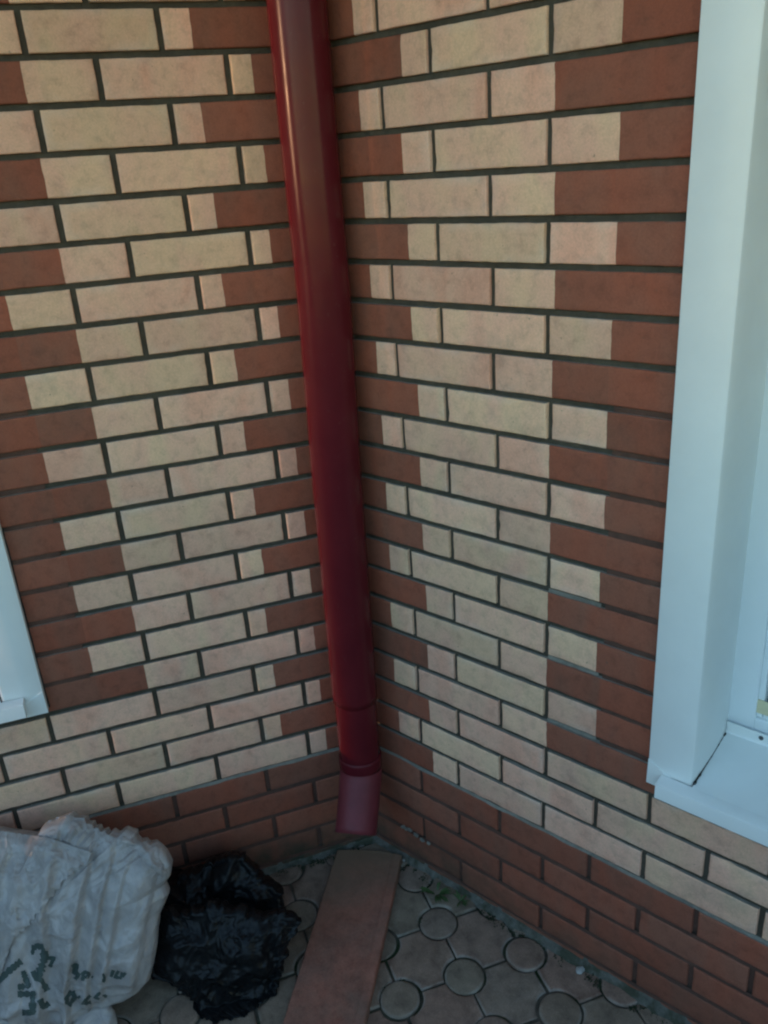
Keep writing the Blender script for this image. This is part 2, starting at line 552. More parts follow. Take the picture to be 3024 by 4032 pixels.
def window(side, W):
    u0, u1, z0, z1 = WIN[side]
    fl = 0.095                                   # flange width on the wall
    fo = 0.022                                   # flange stands this far off the bricks
    rv = -0.165                                  # depth of the frame
    zs_front, zs_back = z0 - 0.005, z0 + 0.022   # sill top at nose and at the frame
    foot = z0 - (0.04 if side == 'R' else 0.062)
    zf = lambda o: zs_back + (zs_front - zs_back) * (o - rv) / (0.045 - rv) + 0.0015
    bm = bmesh.new()
    fw = 0.055
    for a, b, c, d in ((u0 - .012, u0 + fw, z0, z1), (u1 - fw, u1 + .012, z0, z1)):
        fbox(bm, W, a, b, rv - 0.07, rv, c, d, 0.004)
    for c, d in ((z0, z0 + 0.075), (z1 - fw, z1 - .002)):
        fbox(bm, W, u0 + fw - .001, u1 - fw + .001, rv - 0.07, rv - 0.0005, c, d, 0.004)
    um = (u0 + u1) / 2
    fbox(bm, W, um - 0.035, um + 0.035, rv - 0.068, rv - 0.002, z0 + .07, z1 - fw + .004, 0.004)
    win = link_bm('window', bm, M['upvc'], house)
    win['label'] = 'white window left of the drainpipe' if side == 'L' else 'white window right of the drainpipe'
    # glazing beads and panes
    for a, b in ((u0 + fw, um - 0.035), (um + 0.035, u1 - fw)):
        bm = bmesh.new()
        zb0, zb1 = z0 + 0.075, z1 - fw
        g = 0.012
        for q in ((a - .001, a + g, zb0, zb1), (b - g, b + .001, zb0, zb1)):
            fbox(bm, W, q[0], q[1], rv - 0.03, rv - 0.008, q[2], q[3], 0.003)
        for q in ((zb0 - .001, zb0 + g), (zb1 - g, zb1 + .001)):
            fbox(bm, W, a + g, b - g, rv - 0.03, rv - 0.0085, q[0], q[1], 0.003)
        link_bm('glazing_bead', bm, M['upvc'], win)
        bm = bmesh.new()
        fbox(bm, W, a - .004, b + .004, rv - 0.034, rv - 0.030, zb0 - .004, zb1 + .004)
        link_bm('pane', bm, M['glass'], win)
        bm = bmesh.new()
        n = 60
        pr = []
        for i in range(n + 1):
            z = zb0 - 0.006 + (zb1 - zb0 + 0.012) * i / n
            pr.append((rv - 0.040 + 0.0012 * math.sin(i * 1.7), z))
        strip(bm, W, pr, a - .006, b + .006, 1)
        link_bm('blind', bm, M['blind'], win, smooth=True)
    # yellow foam strip on the bottom bead
    bm = bmesh.new()
    fbox(bm, W, u0 + fw - 0.002, u0 + fw + 0.35, rv - 0.008, rv - 0.003, z0 + 0.088, z0 + 0.120, 0.0015)
    if side == 'R': link_bm('foam_strip', bm, M['yellow'], win)
    else: bm.free()
    # casing: flange on the face of the bricks, rounded outer arris, reveal running in to the frame
    bm = bmesh.new()
    prof = [(u0 - fl, 0.001), (u0 - fl, fo - .003), (u0 - fl + .0012, fo - .001), (u0 - fl + .004, fo), (u0 - 0.05, fo + 0.0012), (u0 - 0.006, fo + .0005),
            (u0 - 0.002, fo - .0015), (u0, fo - .006)]
    n = 6
    for i in range(1, n + 1):
        o = fo - .006 + (rv - 0.002 - fo + .006) * i / n
        prof.append((u0 + 0.0035 * math.sin(i / n * math.pi), o))
    def ze(o): return foot if o > 0.0 else zf(o)
    lo, hi = [], []
    rows = 14
    zt = z1 + fl
    pts = []
    for k in range(rows + 1):
        r = []
        for i, (u, o) in enumerate(prof):
            zb_ = zf(o) if i > 6 else foot
            z = zb_ + (zt - zb_) * k / rows
            wob = 0.0009 * noise.noise(Vector((z * 3.1, i * 0.4, 1.7 if side == 'L' else 5.2)))
            r.append(bm.verts.new(W(u, o + wob, z)))
        pts.append(r)
    for k in range(rows):
        for i in range(len(prof) - 1):
            bm.faces.new((pts[k][i], pts[k][i + 1], pts[k + 1][i + 1], pts[k + 1][i]))
    # mirrored jamb on the far side
    mp = [(u0 + u1 - u, o) for u, o in prof]
    pts = []
    for k in range(3):
        r = []
        for i, (u, o) in enumerate(mp):
            zb_ = zf(o) if i > 6 else foot
            r.append(bm.verts.new(W(u, o, zb_ + (zt - zb_) * k / 2)))
        pts.append(r)
    for k in range(2):
        for i in range(len(mp) - 1):
            bm.faces.new((pts[k][i], pts[k][i + 1], pts[k + 1][i + 1], pts[k + 1][i]))
    # head
    strip(bm, W, [(0.001, zt), (fo, zt), (fo + .0005, z1), (rv, z1)], u0 + .001, u1 - .001, 1)
    cas = link_bm('casing', bm, M['white'], win, smooth=False)
    for p in cas.data.polygons: p.use_smooth = True
    cas.data.set_sharp_from_angle(angle=math.radians(28))
    # dark strip painted for the shadow line along the outer edge of the casing
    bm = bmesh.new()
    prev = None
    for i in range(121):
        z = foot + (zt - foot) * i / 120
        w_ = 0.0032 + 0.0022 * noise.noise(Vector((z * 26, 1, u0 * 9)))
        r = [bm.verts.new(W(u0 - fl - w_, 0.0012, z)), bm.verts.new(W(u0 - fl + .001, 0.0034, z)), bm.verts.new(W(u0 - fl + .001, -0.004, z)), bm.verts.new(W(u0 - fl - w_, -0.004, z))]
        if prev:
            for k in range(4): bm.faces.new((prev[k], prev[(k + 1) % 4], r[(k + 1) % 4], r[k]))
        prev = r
    link_bm('edge_shadow_strip', bm, M['dirt_and_shadow'], win)
    # folded corner flap at the foot of the casing
    bm = bmesh.new()
    A, B, Cc, D = (u0 - fl + .001, foot + 0.062), (u0 - fl - .0005, foot - 0.001), (u0 - 0.03, foot - 0.001), (u0 - .004, foot + 0.012)
    poly_prism(bm, W, [A, B, Cc, D], fo + .0012, fo + .0032)
    bmesh.ops.bevel(bm, geom=bm.edges[:], offset=0.0006, segments=1, affect='EDGES')
    link_bm('corner_flap', bm, M['white'], win)
    # sill
    bm = bmesh.new()
    no = 0.058
    un = u0 - (0.062 if side == 'R' else 0.05)
    drop = 0.036
    pr = [(rv + .012, zs_back + 0.030), (rv + .0105, zs_back + .006), (rv + .013, zs_back + .0015), (rv + .02, zs_back), (fo + .004, zs_front + .001)]
    strip(bm, W, pr, u0 + .002, u1 - .002, 8)
    pr = [(fo + .004, zs_front + .001), (no - .004, zs_front - .0005), (no - .001, zs_front - .002), (no, zs_front - .005), (no + .001, zs_front - drop), (no - .004, zs_front - drop - .004), (no - .02, zs_front - drop - .001)]
    strip(bm, W, pr, un, u1 + 0.06, 8)
    # closed end of the nose
    for ue in (un, u1 + 0.06):
        vs = [bm.verts.new(W(ue, o, z)) for o, z in pr[:-1] + [(fo + .004, zs_front - drop)]]
        bm.faces.new(vs)
    sl = link_bm('sill', bm, M['white'], win)
    for p in sl.data.polygons: p.use_smooth = True
    sl.data.set_sharp_from_angle(angle=math.radians(30))
    # grime in the joint between reveal and sill
    bm = bmesh.new()
    n = 30
    prev = None
    for i in range(n + 1):
        o = fo - .004 + (rv + .016 - fo + .004) * i / n
        r = 0.0012 + 0.0016 * max(0, noise.noise(Vector((i * 0.9, 3, 1)))) + (0.0022 if i in (0, 1, 5, n - 1, n) else 0)
        ring = [bm.verts.new(W(u0 + .0035 + r * math.cos(t) * .8, o, zf(o) + r * math.sin(t) * .9)) for t in [k * math.pi / 3 for k in range(6)]]
        if prev:
            for k in range(6): bm.faces.new((prev[k], prev[(k + 1) % 6], ring[(k + 1) % 6], ring[k]))
        prev = ring
    link_bm('sealant_line', bm, M['dirt_and_shadow'], win, smooth=True)
    for us, zz, r in ((u0 + 0.075, zs_back + 0.018, 0.0052), (u0 + 0.42, zs_back + .018, .0052)):
        bm = bmesh.new()
        res = bmesh.ops.create_icosphere(bm, subdivisions=2, radius=r)
        for v in res['verts']:
            v.co = W(us + v.co.x, rv + .0125 + v.co.y * 0.5, zz + v.co.z)
        link_bm('screw', bm, M['steel'], win, smooth=True)
    return win
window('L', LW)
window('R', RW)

# ------------------------------------------------------------------ roof overhang above the corner (out of frame, it shades the corner)
M['soffit'] = plain_mat('soffit_board', (0.35, 0.32, 0.28), 0.8, 0.05)
RZ, ROUT = 1.62, 0.75
def offset_pt(d):
    # inner corner point at distance d from both walls
    k = d / math.sin(math.radians(60))
    return Vector((C30 * k, -S30 * k, 0))
bm = bmesh.new()
ip = offset_pt(ROUT)
el = LW(UMAX, ROUT, 0); er = RW(UMAX, ROUT, 0)
bl = LW(UMAX, -0.5, 0); br = RW(UMAX, -0.5, 0)
kb = offset_pt(-0.5)
pts = [Vector((q.x, q.y, 0)) for q in (kb, bl, el, ip, er, br)]
lo = [bm.verts.new(p + Vector((0, 0, RZ + FZ))) for p in pts]
hi = [bm.verts.new(p + Vector((0, 0, RZ + FZ + 0.18))) for p in pts]
bm.faces.new(lo); bm.faces.new(hi[::-1])
for i in range(6):
    k = (i + 1) % 6
    bm.faces.new((lo[i], lo[k], hi[k], hi[i]))
link_bm('roof', bm, M['soffit'], house)

# ------------------------------------------------------------------ boards added behind the camera to block light, with a narrow gap for sun
M['light_blocker'] = plain_mat('light_blocker_board', (0.10, 0.085, 0.07), 0.85, 0.25, 20)
light_blocker = empty('board_light_blocker', (3.0, -3.0, 0))
tag(light_blocker, 'tall boards added out of view opposite the brick corner to block and shape the light', 'light_blocker')
FR = 6.0
rnd = random.Random(4)
bays = [(-87.85, -100), (-100, -112), (-87.0, -76), (-76, -64), (-63.9, -40), (-40, -16), (-16, 6), (6, 26)]
for a0, a1 in bays:
    FH = 3.0 if a0 < -70 else 1.5
    A = Vector((FR * math.cos(math.radians(a0)), FR * math.sin(math.radians(a0)), 0))
    B = Vector((FR * math.cos(math.radians(a1)), FR * math.sin(math.radians(a1)), 0))
    d = (B - A); Ln = d.length; d.normalize(); nn = Vector((-d.y, d.x, 0))
    bm = bmesh.new()
    x = 0
    while x < Ln - 0.02:
        w = min(0.115, Ln - x); h = FH + rnd.uniform(-.01, .01); o = rnd.uniform(-.003, .003)
        vs = [bm.verts.new(A + d * (x + p * (w - .002)) + nn * (o + q * 0.02) + Vector((0, 0, z))) for p in (0, 1) for q in (0, 1) for z in (0.03, h)]
        for q in ((0, 1, 3, 2), (4, 6, 7, 5), (0, 4, 5, 1), (2, 3, 7, 6), (0, 2, 6, 4), (1, 5, 7, 3)): bm.faces.new([vs[i] for i in q])
        x += w
    link_bm('board_panel', bm, M['light_blocker'], light_blocker)
    bm = bmesh.new()
    for q in (A,):
        vs = [bm.verts.new(q + d * p + nn * o + Vector((0, 0, z))) for p in (0.0, 0.08) for o in (0.024, 0.10) for z in (-0.02, FH + .04)]
        for f in ((0, 1, 3, 2), (4, 6, 7, 5), (0, 4, 5, 1), (2, 3, 7, 6), (0, 2, 6, 4), (1, 5, 7, 3)): bm.faces.new([vs[i] for i in f])
    link_bm('post', bm, M['light_blocker'], light_blocker)

# ------------------------------------------------------------------ ground and paving
def ground_mat():
    m, nt, bs = mat('bare_soil')
    ob = objco(nt)
    col = mixc(nt, ramp(nt, noise_tex(nt, ob, 30, 6, 0.65), [(0.35, 0), (0.65, 1)]), (0.045, 0.042, 0.030), (0.115, 0.10, 0.078))
    col = mixc(nt, ramp(nt, noise_tex(nt, ob, 7, 4, 0.6), [(0.5, 0), (0.62, 1)]), col, (0.016, 0.034, 0.010))
    nt.links.new(col, bs.inputs['Base Color'])
    bs.inputs['Roughness'].default_value = 1
    bump(nt, bs, noise_tex(nt, ob, 150, 6, 0.75), 0.9, 0.006)
    return m
M['soil'] = ground_mat()
def paver_mat():
    m, nt, bs = mat('concrete_paver')
    ob = objco(nt)
    uv = nt.nodes.new('ShaderNodeTexCoord').outputs['UV']
    at = N(nt, 'ShaderNodeAttribute', attribute_name='tone')
    sep = nt.nodes.new('ShaderNodeSeparateColor'); nt.links.new(at.outputs['Color'], sep.inputs[0])
    base = ramp(nt, sep.outputs[0], [(0.0, (0.21, 0.17, 0.125)), (0.45, (0.225, 0.168, 0.125)), (0.75, (0.25, 0.165, 0.125)), (1.0, (0.22, 0.175, 0.135))])
    n1 = noise_tex(nt, ob, 22, 6, 0.65, 0.2)
    col = mixc(nt, 1.0, base, ramp(nt, n1, [(0.28, 0.62), (0.5, 1.0), (0.75, 1.3)]), 'MULTIPLY')
    n2 = noise_tex(nt, ob, 320, 3, 0.8)
    col = mixc(nt, 1.0, col, ramp(nt, n2, [(0.3, 0.75), (0.7, 1.2)]), 'MULTIPLY')
    # worn pale rims: attribute G is 1 on the arris
    wr = N(nt, 'ShaderNodeMath', operation='MULTIPLY')
    nt.links.new(sep.outputs[1], wr.inputs[0])
    nt.links.new(ramp(nt, noise_tex(nt, ob, 11, 3, 0.6), [(0.45, 0), (0.6, 0.8)]), wr.inputs[1])
    col = mixc(nt, wr.outputs[0], col, (0.33, 0.31, 0.27))
    nt.links.new(col, bs.inputs['Base Color'])
    bs.inputs['Roughness'].default_value = 0.95
    bs.inputs['Specular IOR Level'].default_value = 0.15
    bump(nt, bs, noise_tex(nt, ob, 180, 6, 0.75), 0.5, 0.004)
    return m
M['paver'] = paver_mat()

bm = bmesh.new()
g = 40.0
vs = [bm.verts.new((x, y, -0.0065)) for x, y in ((-g, -g), (g, -g), (g, g), (-g, g))]
bm.faces.new(vs)
tag(link_bm('ground', bm, M['soil']), kind='structure')

def inside_yard(x, y):
    # in front of both walls
    return x > -0.10 and (S30 * x - C30 * y) > -0.10

def build_paving():
    bm = bmesh.new()
    uvl = bm.loops.layers.uv.new('UVMap')
    tone = bm.loops.layers.float_color.new('tone')
    rnd = random.Random(5)
    P = 0.1745
    X0, Y0 = 0.364, 0.0615
    R0 = 0.0510; RH = 0.0555
    gap = 0.0018
    def piece(outline, cx, cy):
        t = rnd.random()
        dz, tx, ty = rnd.uniform(-.003, .003), rnd.uniform(-.03, .03), rnd.uniform(-.03, .03)
        sc = rnd.uniform(0.97, 1.0); ox, oy = rnd.uniform(-.0022, .0022), rnd.uniform(-.0022, .0022)
        rings = []
        n = len(outline)
        # inset rings: side bottom, arris low, arris high, body
        levels = [(0.0, -0.03, 1.0), (0.0, -0.0040, 0.6), (0.0012, -0.0018, 0.8), (0.0035, -0.0006, 0.3), (0.0075, 0.0, 0.0)]
        for ins, z, wv in levels:
            r = []
            for i, (x, y) in enumerate(outline):
                px, py = outline[i - 1]; nx, ny = outline[(i + 1) % n]
                tx_, ty_ = nx - px, ny - py
                l = math.hypot(tx_, ty_) or 1
                ax, ay = -ty_ / l, tx_ / l            # inward for ccw outline
                jit = 0.0007 * noise.noise(Vector((x * 160, y * 160, cx * 9)))
                qx = cx + ox + (x + ax * (ins + jit)) * sc; qy = cy + oy + (y + ay * (ins + jit)) * sc
                zz = max(z, -0.03) + dz + (qx - cx) * tx + (qy - cy) * ty + 0.0012 * noise.noise(Vector((qx * 30, qy * 30, 0)))
                r.append((bm.verts.new((qx, qy, zz)), wv))
            rings.append(r)
        def setl(f, ws):
            f.smooth = True
            for lp, w in zip(f.loops, ws): lp[tone] = (t, w, 0, 1)
        for a, b in zip(rings[:-1], rings[1:]):
            for i in range(n):
                k = (i + 1) % n
                f = bm.faces.new((a[i][0], a[k][0], b[k][0], b[i][0])); setl(f, (a[i][1], a[k][1], b[k][1], b[i][1]))
        f = bm.faces.new([v[0] for v in rings[-1]]); setl(f, [0] * n)
    for i in range(-4, 15):
        for j in range(-16, 10):
            cx, cy = X0 + i * P, Y0 + j * P
            if inside_yard(cx, cy) and cx < 2.7 and cy > -2.6:
                piece([(R0 * math.cos(a), R0 * math.sin(a)) for a in [k * math.tau / 30 for k in range(30)]], cx, cy)
            hx, hy = cx + P / 2, cy + P / 2
            if inside_yard(hx, hy) and hx < 2.7 and hy > -2.6:
                h = P / 2 - gap
                a0 = math.asin(gap / RH)
                out = []
                for (sx, sy, st) in ((1, 1, math.pi * 1.5), (-1, 1, 0), (-1, -1, math.pi / 2), (1, -1, math.pi)):
                    # bite round each corner, traversed so the whole outline is counter-clockwise
                    c0x, c0y = sx * P / 2, sy * P / 2
                    arc = []
                    for k in range(9):
                        t = k / 8
                        ang = st - a0 - (math.pi / 2 - 2 * a0) * t
                        arc.append((c0x + RH * math.cos(ang), c0y + RH * math.sin(ang)))
                    out.append(arc)
                pts = []
                for arc in out: pts += arc
                # ensure ccw
                area = sum(pts[q - 1][0] * pts[q][1] - pts[q][0] * pts[q - 1][1] for q in range(len(pts)))
                if area < 0: pts = pts[::-1]
                piece(pts, hx, hy)
    return tag(link_bm('pavement', bm, M['paver']), kind='structure')
build_paving()

# mortar and earth fillet along the foot of both walls
def fillet(W, u0, u1, width, seed, name):
    bm = bmesh.new()
    n = int((u1 - u0) / 0.008); m = 7
    rows = []
    for i in range(n + 1):
        u = u0 + (u1 - u0) * i / n
        w = width * (0.75 + 0.55 * noise.noise(Vector((u * 7, seed, 0))) + 0.25 * noise.noise(Vector((u * 31, seed, 4))))
        r = []
        for k in range(m + 1):
            t = k / m
            h = 0.024 * (1 - t) ** 1.3 + 0.004 * noise.noise(Vector((u * 35, t * 3, seed))) + 0.002 * noise.noise(Vector((u * 120, t * 12, seed)))
            h = h - 0.016 * max(0, t - 0.8) / 0.2
            r.append(bm.verts.new(W(u, -0.012 + (w + .012) * t, -FZ + h)))
        rows.append(r)
    for i in range(n):
        for k in range(m):
            bm.faces.new((rows[i][k], rows[i + 1][k], rows[i + 1][k + 1], rows[i][k + 1]))
    return tag(link_bm(name, bm, M['fillet'], smooth=True), kind='structure')
fm, fnt, fbs = mat('old_mortar_with_moss')
ob = objco(fnt)
col = mixc(fnt, ramp(fnt, noise_tex(fnt, ob, 45, 6, 0.7), [(0.3, 0), (0.7, 1)]), (0.09, 0.09, 0.075), (0.20, 0.20, 0.17))
col = mixc(fnt, ramp(fnt, noise_tex(fnt, ob, 16, 5, 0.65), [(0.44, 0), (0.60, 0.8)]), col, (0.045, 0.055, 0.03))
fnt.links.new(col, fbs.inputs['Base Color'])
fbs.inputs['Roughness'].default_value = 1
bump(fnt, fbs, noise_tex(fnt, ob, 130, 6, 0.8), 1.0, 0.006)
M['fillet'] = fm
fillet(RW, 0.0, 2.4, 0.030, 3.3, 'mortar_strip')
fillet(LW, 0.0, 2.4, 0.022, 8.1, 'mortar_strip')

# ------------------------------------------------------------------ drainpipe
pm, pnt, pbs = mat('dark_red_enamel')
ob = objco(pnt)
c = mixc(pnt, ramp(pnt, noise_tex(pnt, ob, 9, 5, 0.6), [(0.3, 0), (0.7, 1)]), (0.085, 0.009, 0.014), (0.105, 0.012, 0.017))
c = mixc(pnt, ramp(pnt, noise_tex(pnt, ob, 70, 5, 0.7), [(0.62, 0), (0.72, 0.35)]), c, (0.13, 0.06, 0.05))
pnt.links.new(c, pbs.inputs['Base Color'])
rr = ramp(pnt, noise_tex(pnt, ob, 24, 5, 0.6), [(0.3, 0.20), (0.7, 0.27)])
pnt.links.new(rr, pbs.inputs['Roughness'])
pbs.inputs['Specular IOR Level'].default_value = 0.17
bump(pnt, pbs, noise_tex(pnt, ob, 5, 2, 0.5), 0.12, 0.01)
M['pipe'] = pm
M['pipe_in'] = plain_mat('rusty_pipe_inside', (0.03, 0.018, 0.015), 0.9, 0.3, 30)

def tube(bm, path, radii, seg=40, wobble=0.0004, cap=False, dent=None):
    rings = []
    for i, (p, r) in enumerate(zip(path, radii)):
        a = path[max(i - 1, 0)]; b = path[min(i + 1, len(path) - 1)]
        d = (b - a).normalized()
        x = d.cross(Vector((0.3, 0.9, 0.1))).normalized(); y = d.cross(x)
        ring = []
        for k in range(seg):
            t = k * math.tau / seg
            n = Vector((0, 0, 0)) + x * math.cos(t) + y * math.sin(t)
            q = p + n * (r + wobble * noise.noise(p * 9 + n * 1.3))
            if dent:
                for (dc, dr, dd) in dent:
                    f = (q - dc).length / dr
                    if f < 1: q -= n * dd * (1 - f * f) ** 2
            ring.append(bm.verts.new(q))
        rings.append(ring)
    for a, b in zip(rings[:-1], rings[1:]):
        for k in range(seg):
            bm.faces.new((a[k], a[(k + 1) % seg], b[(k + 1) % seg], b[k]))
    return rings

dp = empty('drainpipe', (0.09, -0.05, 0))
tag(dp, 'dark red round metal drainpipe with an angled outlet running down the brick corner', 'drainpipe')
AX = [(0.0925, -0.030, 1.75), (0.0900, -0.0300, 1.08), (0.087, -0.0300, 0.82), (0.0900, -0.0290, 0.52), (0.094, -0.0350, 0.25),
      (0.0970, -0.0400, 0.08), (0.0985, -0.0430, -0.22), (0.1000, -0.0460, -0.51), (0.1010, -0.0480, -0.78)]
def axis(z):
    for (x0, y0, z0), (x1, y1, z1) in zip(AX[:-1], AX[1:]):
        if z1 <= z <= z0:
            t = (z - z0) / (z1 - z0)
            return Vector((x0 + (x1 - x0) * t, y0 + (y1 - y0) * t, z + FZ))
    return Vector((AX[-1][0], AX[-1][1], z + FZ))
RP = 0.0605
# upper length, ending in a crimped sleeve over the lower length
bm = bmesh.new()
zs = [1.62 - i * 0.05 for i in range(44)] + [-0.555, -0.575]
zs = [z for z in zs if z >= -0.576]
path = [axis(z) for z in zs]
rad = [RP] * len(path)
dent = [(axis(-0.56) + Vector((0.035, -0.055, 0)), 0.035, 0.005)]
tube(bm, path, rad, 48, 0.0006, dent=dent)
up = link_bm('pipe', bm, M['pipe'], dp, smooth=True)
up.modifiers.new('wall', 'SOLIDIFY').thickness = 0.0012
# lower length
bm = bmesh.new()
zs = [-0.50 - i * 0.02 for i in range(15)]
path = [axis(z) for z in zs]
rad = [RP - 0.0042] * len(path)
tube(bm, path, rad, 48, 0.0006, dent=[(axis(-0.6) + Vector((0.035, -0.055, 0)), 0.04, 0.004)])
lw = link_bm('pipe', bm, M['pipe'], dp, smooth=True)
lw.modifiers.new('wall', 'SOLIDIFY').thickness = 0.0012
# outlet: collar then mitred bend toward the yard along the corner bisector
bd = Vector((C30, -S30, 0))
top = axis(-0.755)
bm = bmesh.new()
path = [top, axis(-0.765), axis(-0.785), axis(-0.80)]
tube(bm, path, [RP - .0025, RP - .0005, RP - .0005, RP - .001], 48, 0.0003)
cl = link_bm('collar', bm, M['pipe'], dp, smooth=True)
cl.modifiers.new('wall', 'SOLIDIFY').thickness = 0.0012
bm = bmesh.new()
p0 = axis(-0.795)
ang0, ang1 = math.radians(8), math.radians(44)
path, rad = [p0], [RP - .0015]
p = p0.copy()
for i in range(4):
    an = ang0 + (ang1 - ang0) * (i + 1) / 4
    p = p + (bd * math.sin(an) + Vector((0, 0, -math.cos(an)))) * 0.016
    path.append(p.copy()); rad.append(RP - .002)
dvec = bd * math.sin(ang1) + Vector((0, 0, -math.cos(ang1)))
for i in range(8):
    p = p + dvec * 0.0155
    path.append(p.copy()); rad.append(RP - .003)
END = p.copy()
tube(bm, path, rad, 48, 0.0006)
M['pale_red'] = plain_mat('pale_red_enamel', (0.15, 0.028, 0.036), 0.48, 0.18, 18, spec=0.3, bumps=0.1)  # outlet enamel, paler and pinker than the pipe
sp = link_bm('outlet', bm, M['pale_red'], dp, smooth=True)
sp.modifiers.new('wall', 'SOLIDIFY').thickness = 0.0012
# wall bracket (above the frame) and hanger strap
bm = bmesh.new()
path = [axis(1.30), axis(1.27)]
tube(bm, path, [RP + .002, RP + .002], 48, 0)
link_bm('bracket', bm, M['pipe'], dp, smooth=True)

# ------------------------------------------------------------------ concrete run-off board under the outlet
bmat, bnt, bbs = mat('terracotta_concrete')
ob = objco(bnt)
n1 = noise_tex(bnt, ob, 6, 6, 0.62, 0.3)
col = mixc(bnt, ramp(bnt, n1, [(0.34, 0), (0.66, 1)]), (0.23, 0.14, 0.105), (0.36, 0.145, 0.10))
n2 = noise_tex(bnt, ob, 26, 6, 0.7)
col = mixc(bnt, 1.0, col, ramp(bnt, n2, [(0.3, 0.7), (0.7, 1.2)]), 'MULTIPLY')
n3 = noise_tex(bnt, ob, 300, 3, 0.8)
col = mixc(bnt, 1.0, col, ramp(bnt, n3, [(0.3, 0.8), (0.7, 1.15)]), 'MULTIPLY')
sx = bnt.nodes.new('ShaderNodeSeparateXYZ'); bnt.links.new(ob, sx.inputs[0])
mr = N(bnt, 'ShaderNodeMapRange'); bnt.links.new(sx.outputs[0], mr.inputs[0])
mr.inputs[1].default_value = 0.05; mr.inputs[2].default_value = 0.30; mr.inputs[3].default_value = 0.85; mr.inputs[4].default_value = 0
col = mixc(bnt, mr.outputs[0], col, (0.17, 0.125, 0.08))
bnt.links.new(col, bbs.inputs['Base Color'])
bbs.inputs['Roughness'].default_value = 0.9
bbs.inputs['Specular IOR Level'].default_value = 0.2
bump(bnt, bbs, noise_tex(bnt, ob, 120, 6, 0.7), 0.5, 0.004)
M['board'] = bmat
bm = bmesh.new()
prof = [(-0.100, -0.012), (-0.100, 0.016), (-0.098, 0.019), (-0.088, 0.0195), (-0.04, 0.0185), (0.03, 0.0185), (0.070, 0.0195), (0.074, 0.0225),
        (0.078, 0.0235), (0.096, 0.0235), (0.0995, 0.021), (0.100, 0.016), (0.100, -0.012)]
nrm = Vector((S30, C30, 0))
rows = []
n = 60
for i in range(n + 1):
    s = 0.068 + 1.15 * i / n
    r = []
    for k, (a, z) in enumerate(prof):
        ss = s
        if i == 0: ss = s + 0.012 * (a / 0.1) ** 2 + 0.003 * noise.noise(Vector((a * 40, 0, 0)))
        aa = a + (0.0009 * noise.noise(Vector((s * 22, k * 3, 4))) if k in (0, 1, 2, 10, 11, 12) else 0)
        r.append(bm.verts.new(bd * ss + nrm * aa + Vector((0, 0, z + 0.0008 * noise.noise(Vector((s * 14, a * 14, 2)))))))
    rows.append(r)
for i in range(n):
    for k in range(len(prof) - 1):
        bm.faces.new((rows[i][k], rows[i][k + 1], rows[i + 1][k + 1], rows[i + 1][k]))
bm.faces.new(rows[0]); bm.faces.new(rows[-1][::-1])
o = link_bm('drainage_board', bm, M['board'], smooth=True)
o.data.set_sharp_from_angle(angle=math.radians(35))
tag(o, 'long reddish brown concrete run-off slab lying on the paving below the drainpipe outlet', 'drainage slab')

# ------------------------------------------------------------------ bags
def ray(x, y):
    return (RIGHT * ((x - 1659) / FOC) + DOWN * ((y - 2212) / FOC) + FWD)

WC0 = [0, 0]
def pillow(outline_px, center, front, back, fold, nring=46, nang=220, zig=None, clampx=0.006, power=0.5, jag=0.0):
    """closed crumpled bag: outline set at its own distance, given real thickness both ways"""
    depth = (center - CAM).dot(FWD)
    pl = [CAM + ray(x, y) * depth for x, y in outline_px]
    # resample outline evenly
    L = [0]
    for a, b in zip(pl, pl[1:] + pl[:1]): L.append(L[-1] + (b - a).length)
    pts = []
    for i in range(nang):
        d = L[-1] * i / nang
        k = max(j for j in range(len(pl)) if L[j] <= d + 1e-9)
        t = (d - L[k]) / max(1e-9, L[k + 1] - L[k])
        pts.append(pl[k].lerp(pl[(k + 1) % len(pl)], t))
    c0 = sum(pts, Vector()) / nang
    q_ = c0 - CAM
    WC0[0] = 1659 + FOC * q_.dot(RIGHT) / q_.dot(FWD); WC0[1] = 2212 + FOC * q_.dot(DOWN) / q_.dot(FWD)
    bm = bmesh.new()
    def surf(sgn, D):
        rings = []
        for j in range(nring, 0, -1):
            t = j / nring
            ring = []
            for i, p in enumerate(pts):
                q = c0.lerp(p, t)
                if jag: q = q + (p - c0).normalized() * t ** 3 * (jag * 3.5 * noise.noise(Vector((i * 0.33, 2, 7))) + jag * 2.5 * noise.noise(Vector((i * 0.11, 5, 1))))
                h = D * (1 - t ** 2.6) ** power
                lx = (q - c0).dot(RIGHT); ly = (q - c0).dot(DOWN)
                f = fold(lx, ly, t) * min(1, (1 - t) * 9) if sgn > 0 else 0.010 * noise.noise(q * 22) * min(1, (1 - t) * 6)
                q = q - FWD * sgn * (h + f)
                ring.append(q)
            rings.append(ring)
        return rings
    Fr, Bk = surf(1, front), surf(-1, back)
    def clampv(q):
        q = q.copy()
        if q.x < clampx: q.x = clampx + 0.002 * noise.noise(q * 40)
        if q.z < 0.004: q.z = 0.004 + 0.002 * abs(noise.noise(q * 30))
        return q
    vf = [[bm.verts.new(clampv(q)) for q in r] for r in Fr]
    vb = [vf[0]] + [[bm.verts.new(clampv(q)) for q in r] for r in Bk[1:]]
    for V in (vf, vb):
        for a, b in zip(V[:-1], V[1:]):
            for k in range(nang):
                try: bm.faces.new((a[k], a[(k + 1) % nang], b[(k + 1) % nang], b[k]))
                except ValueError: pass
        cq = sum((v.co for v in V[-1]), Vector()) / nang
        cv = bm.verts.new(cq)
        for k in range(nang): bm.faces.new((V[-1][k], V[-1][(k + 1) % nang], cv))
    return bm, c0

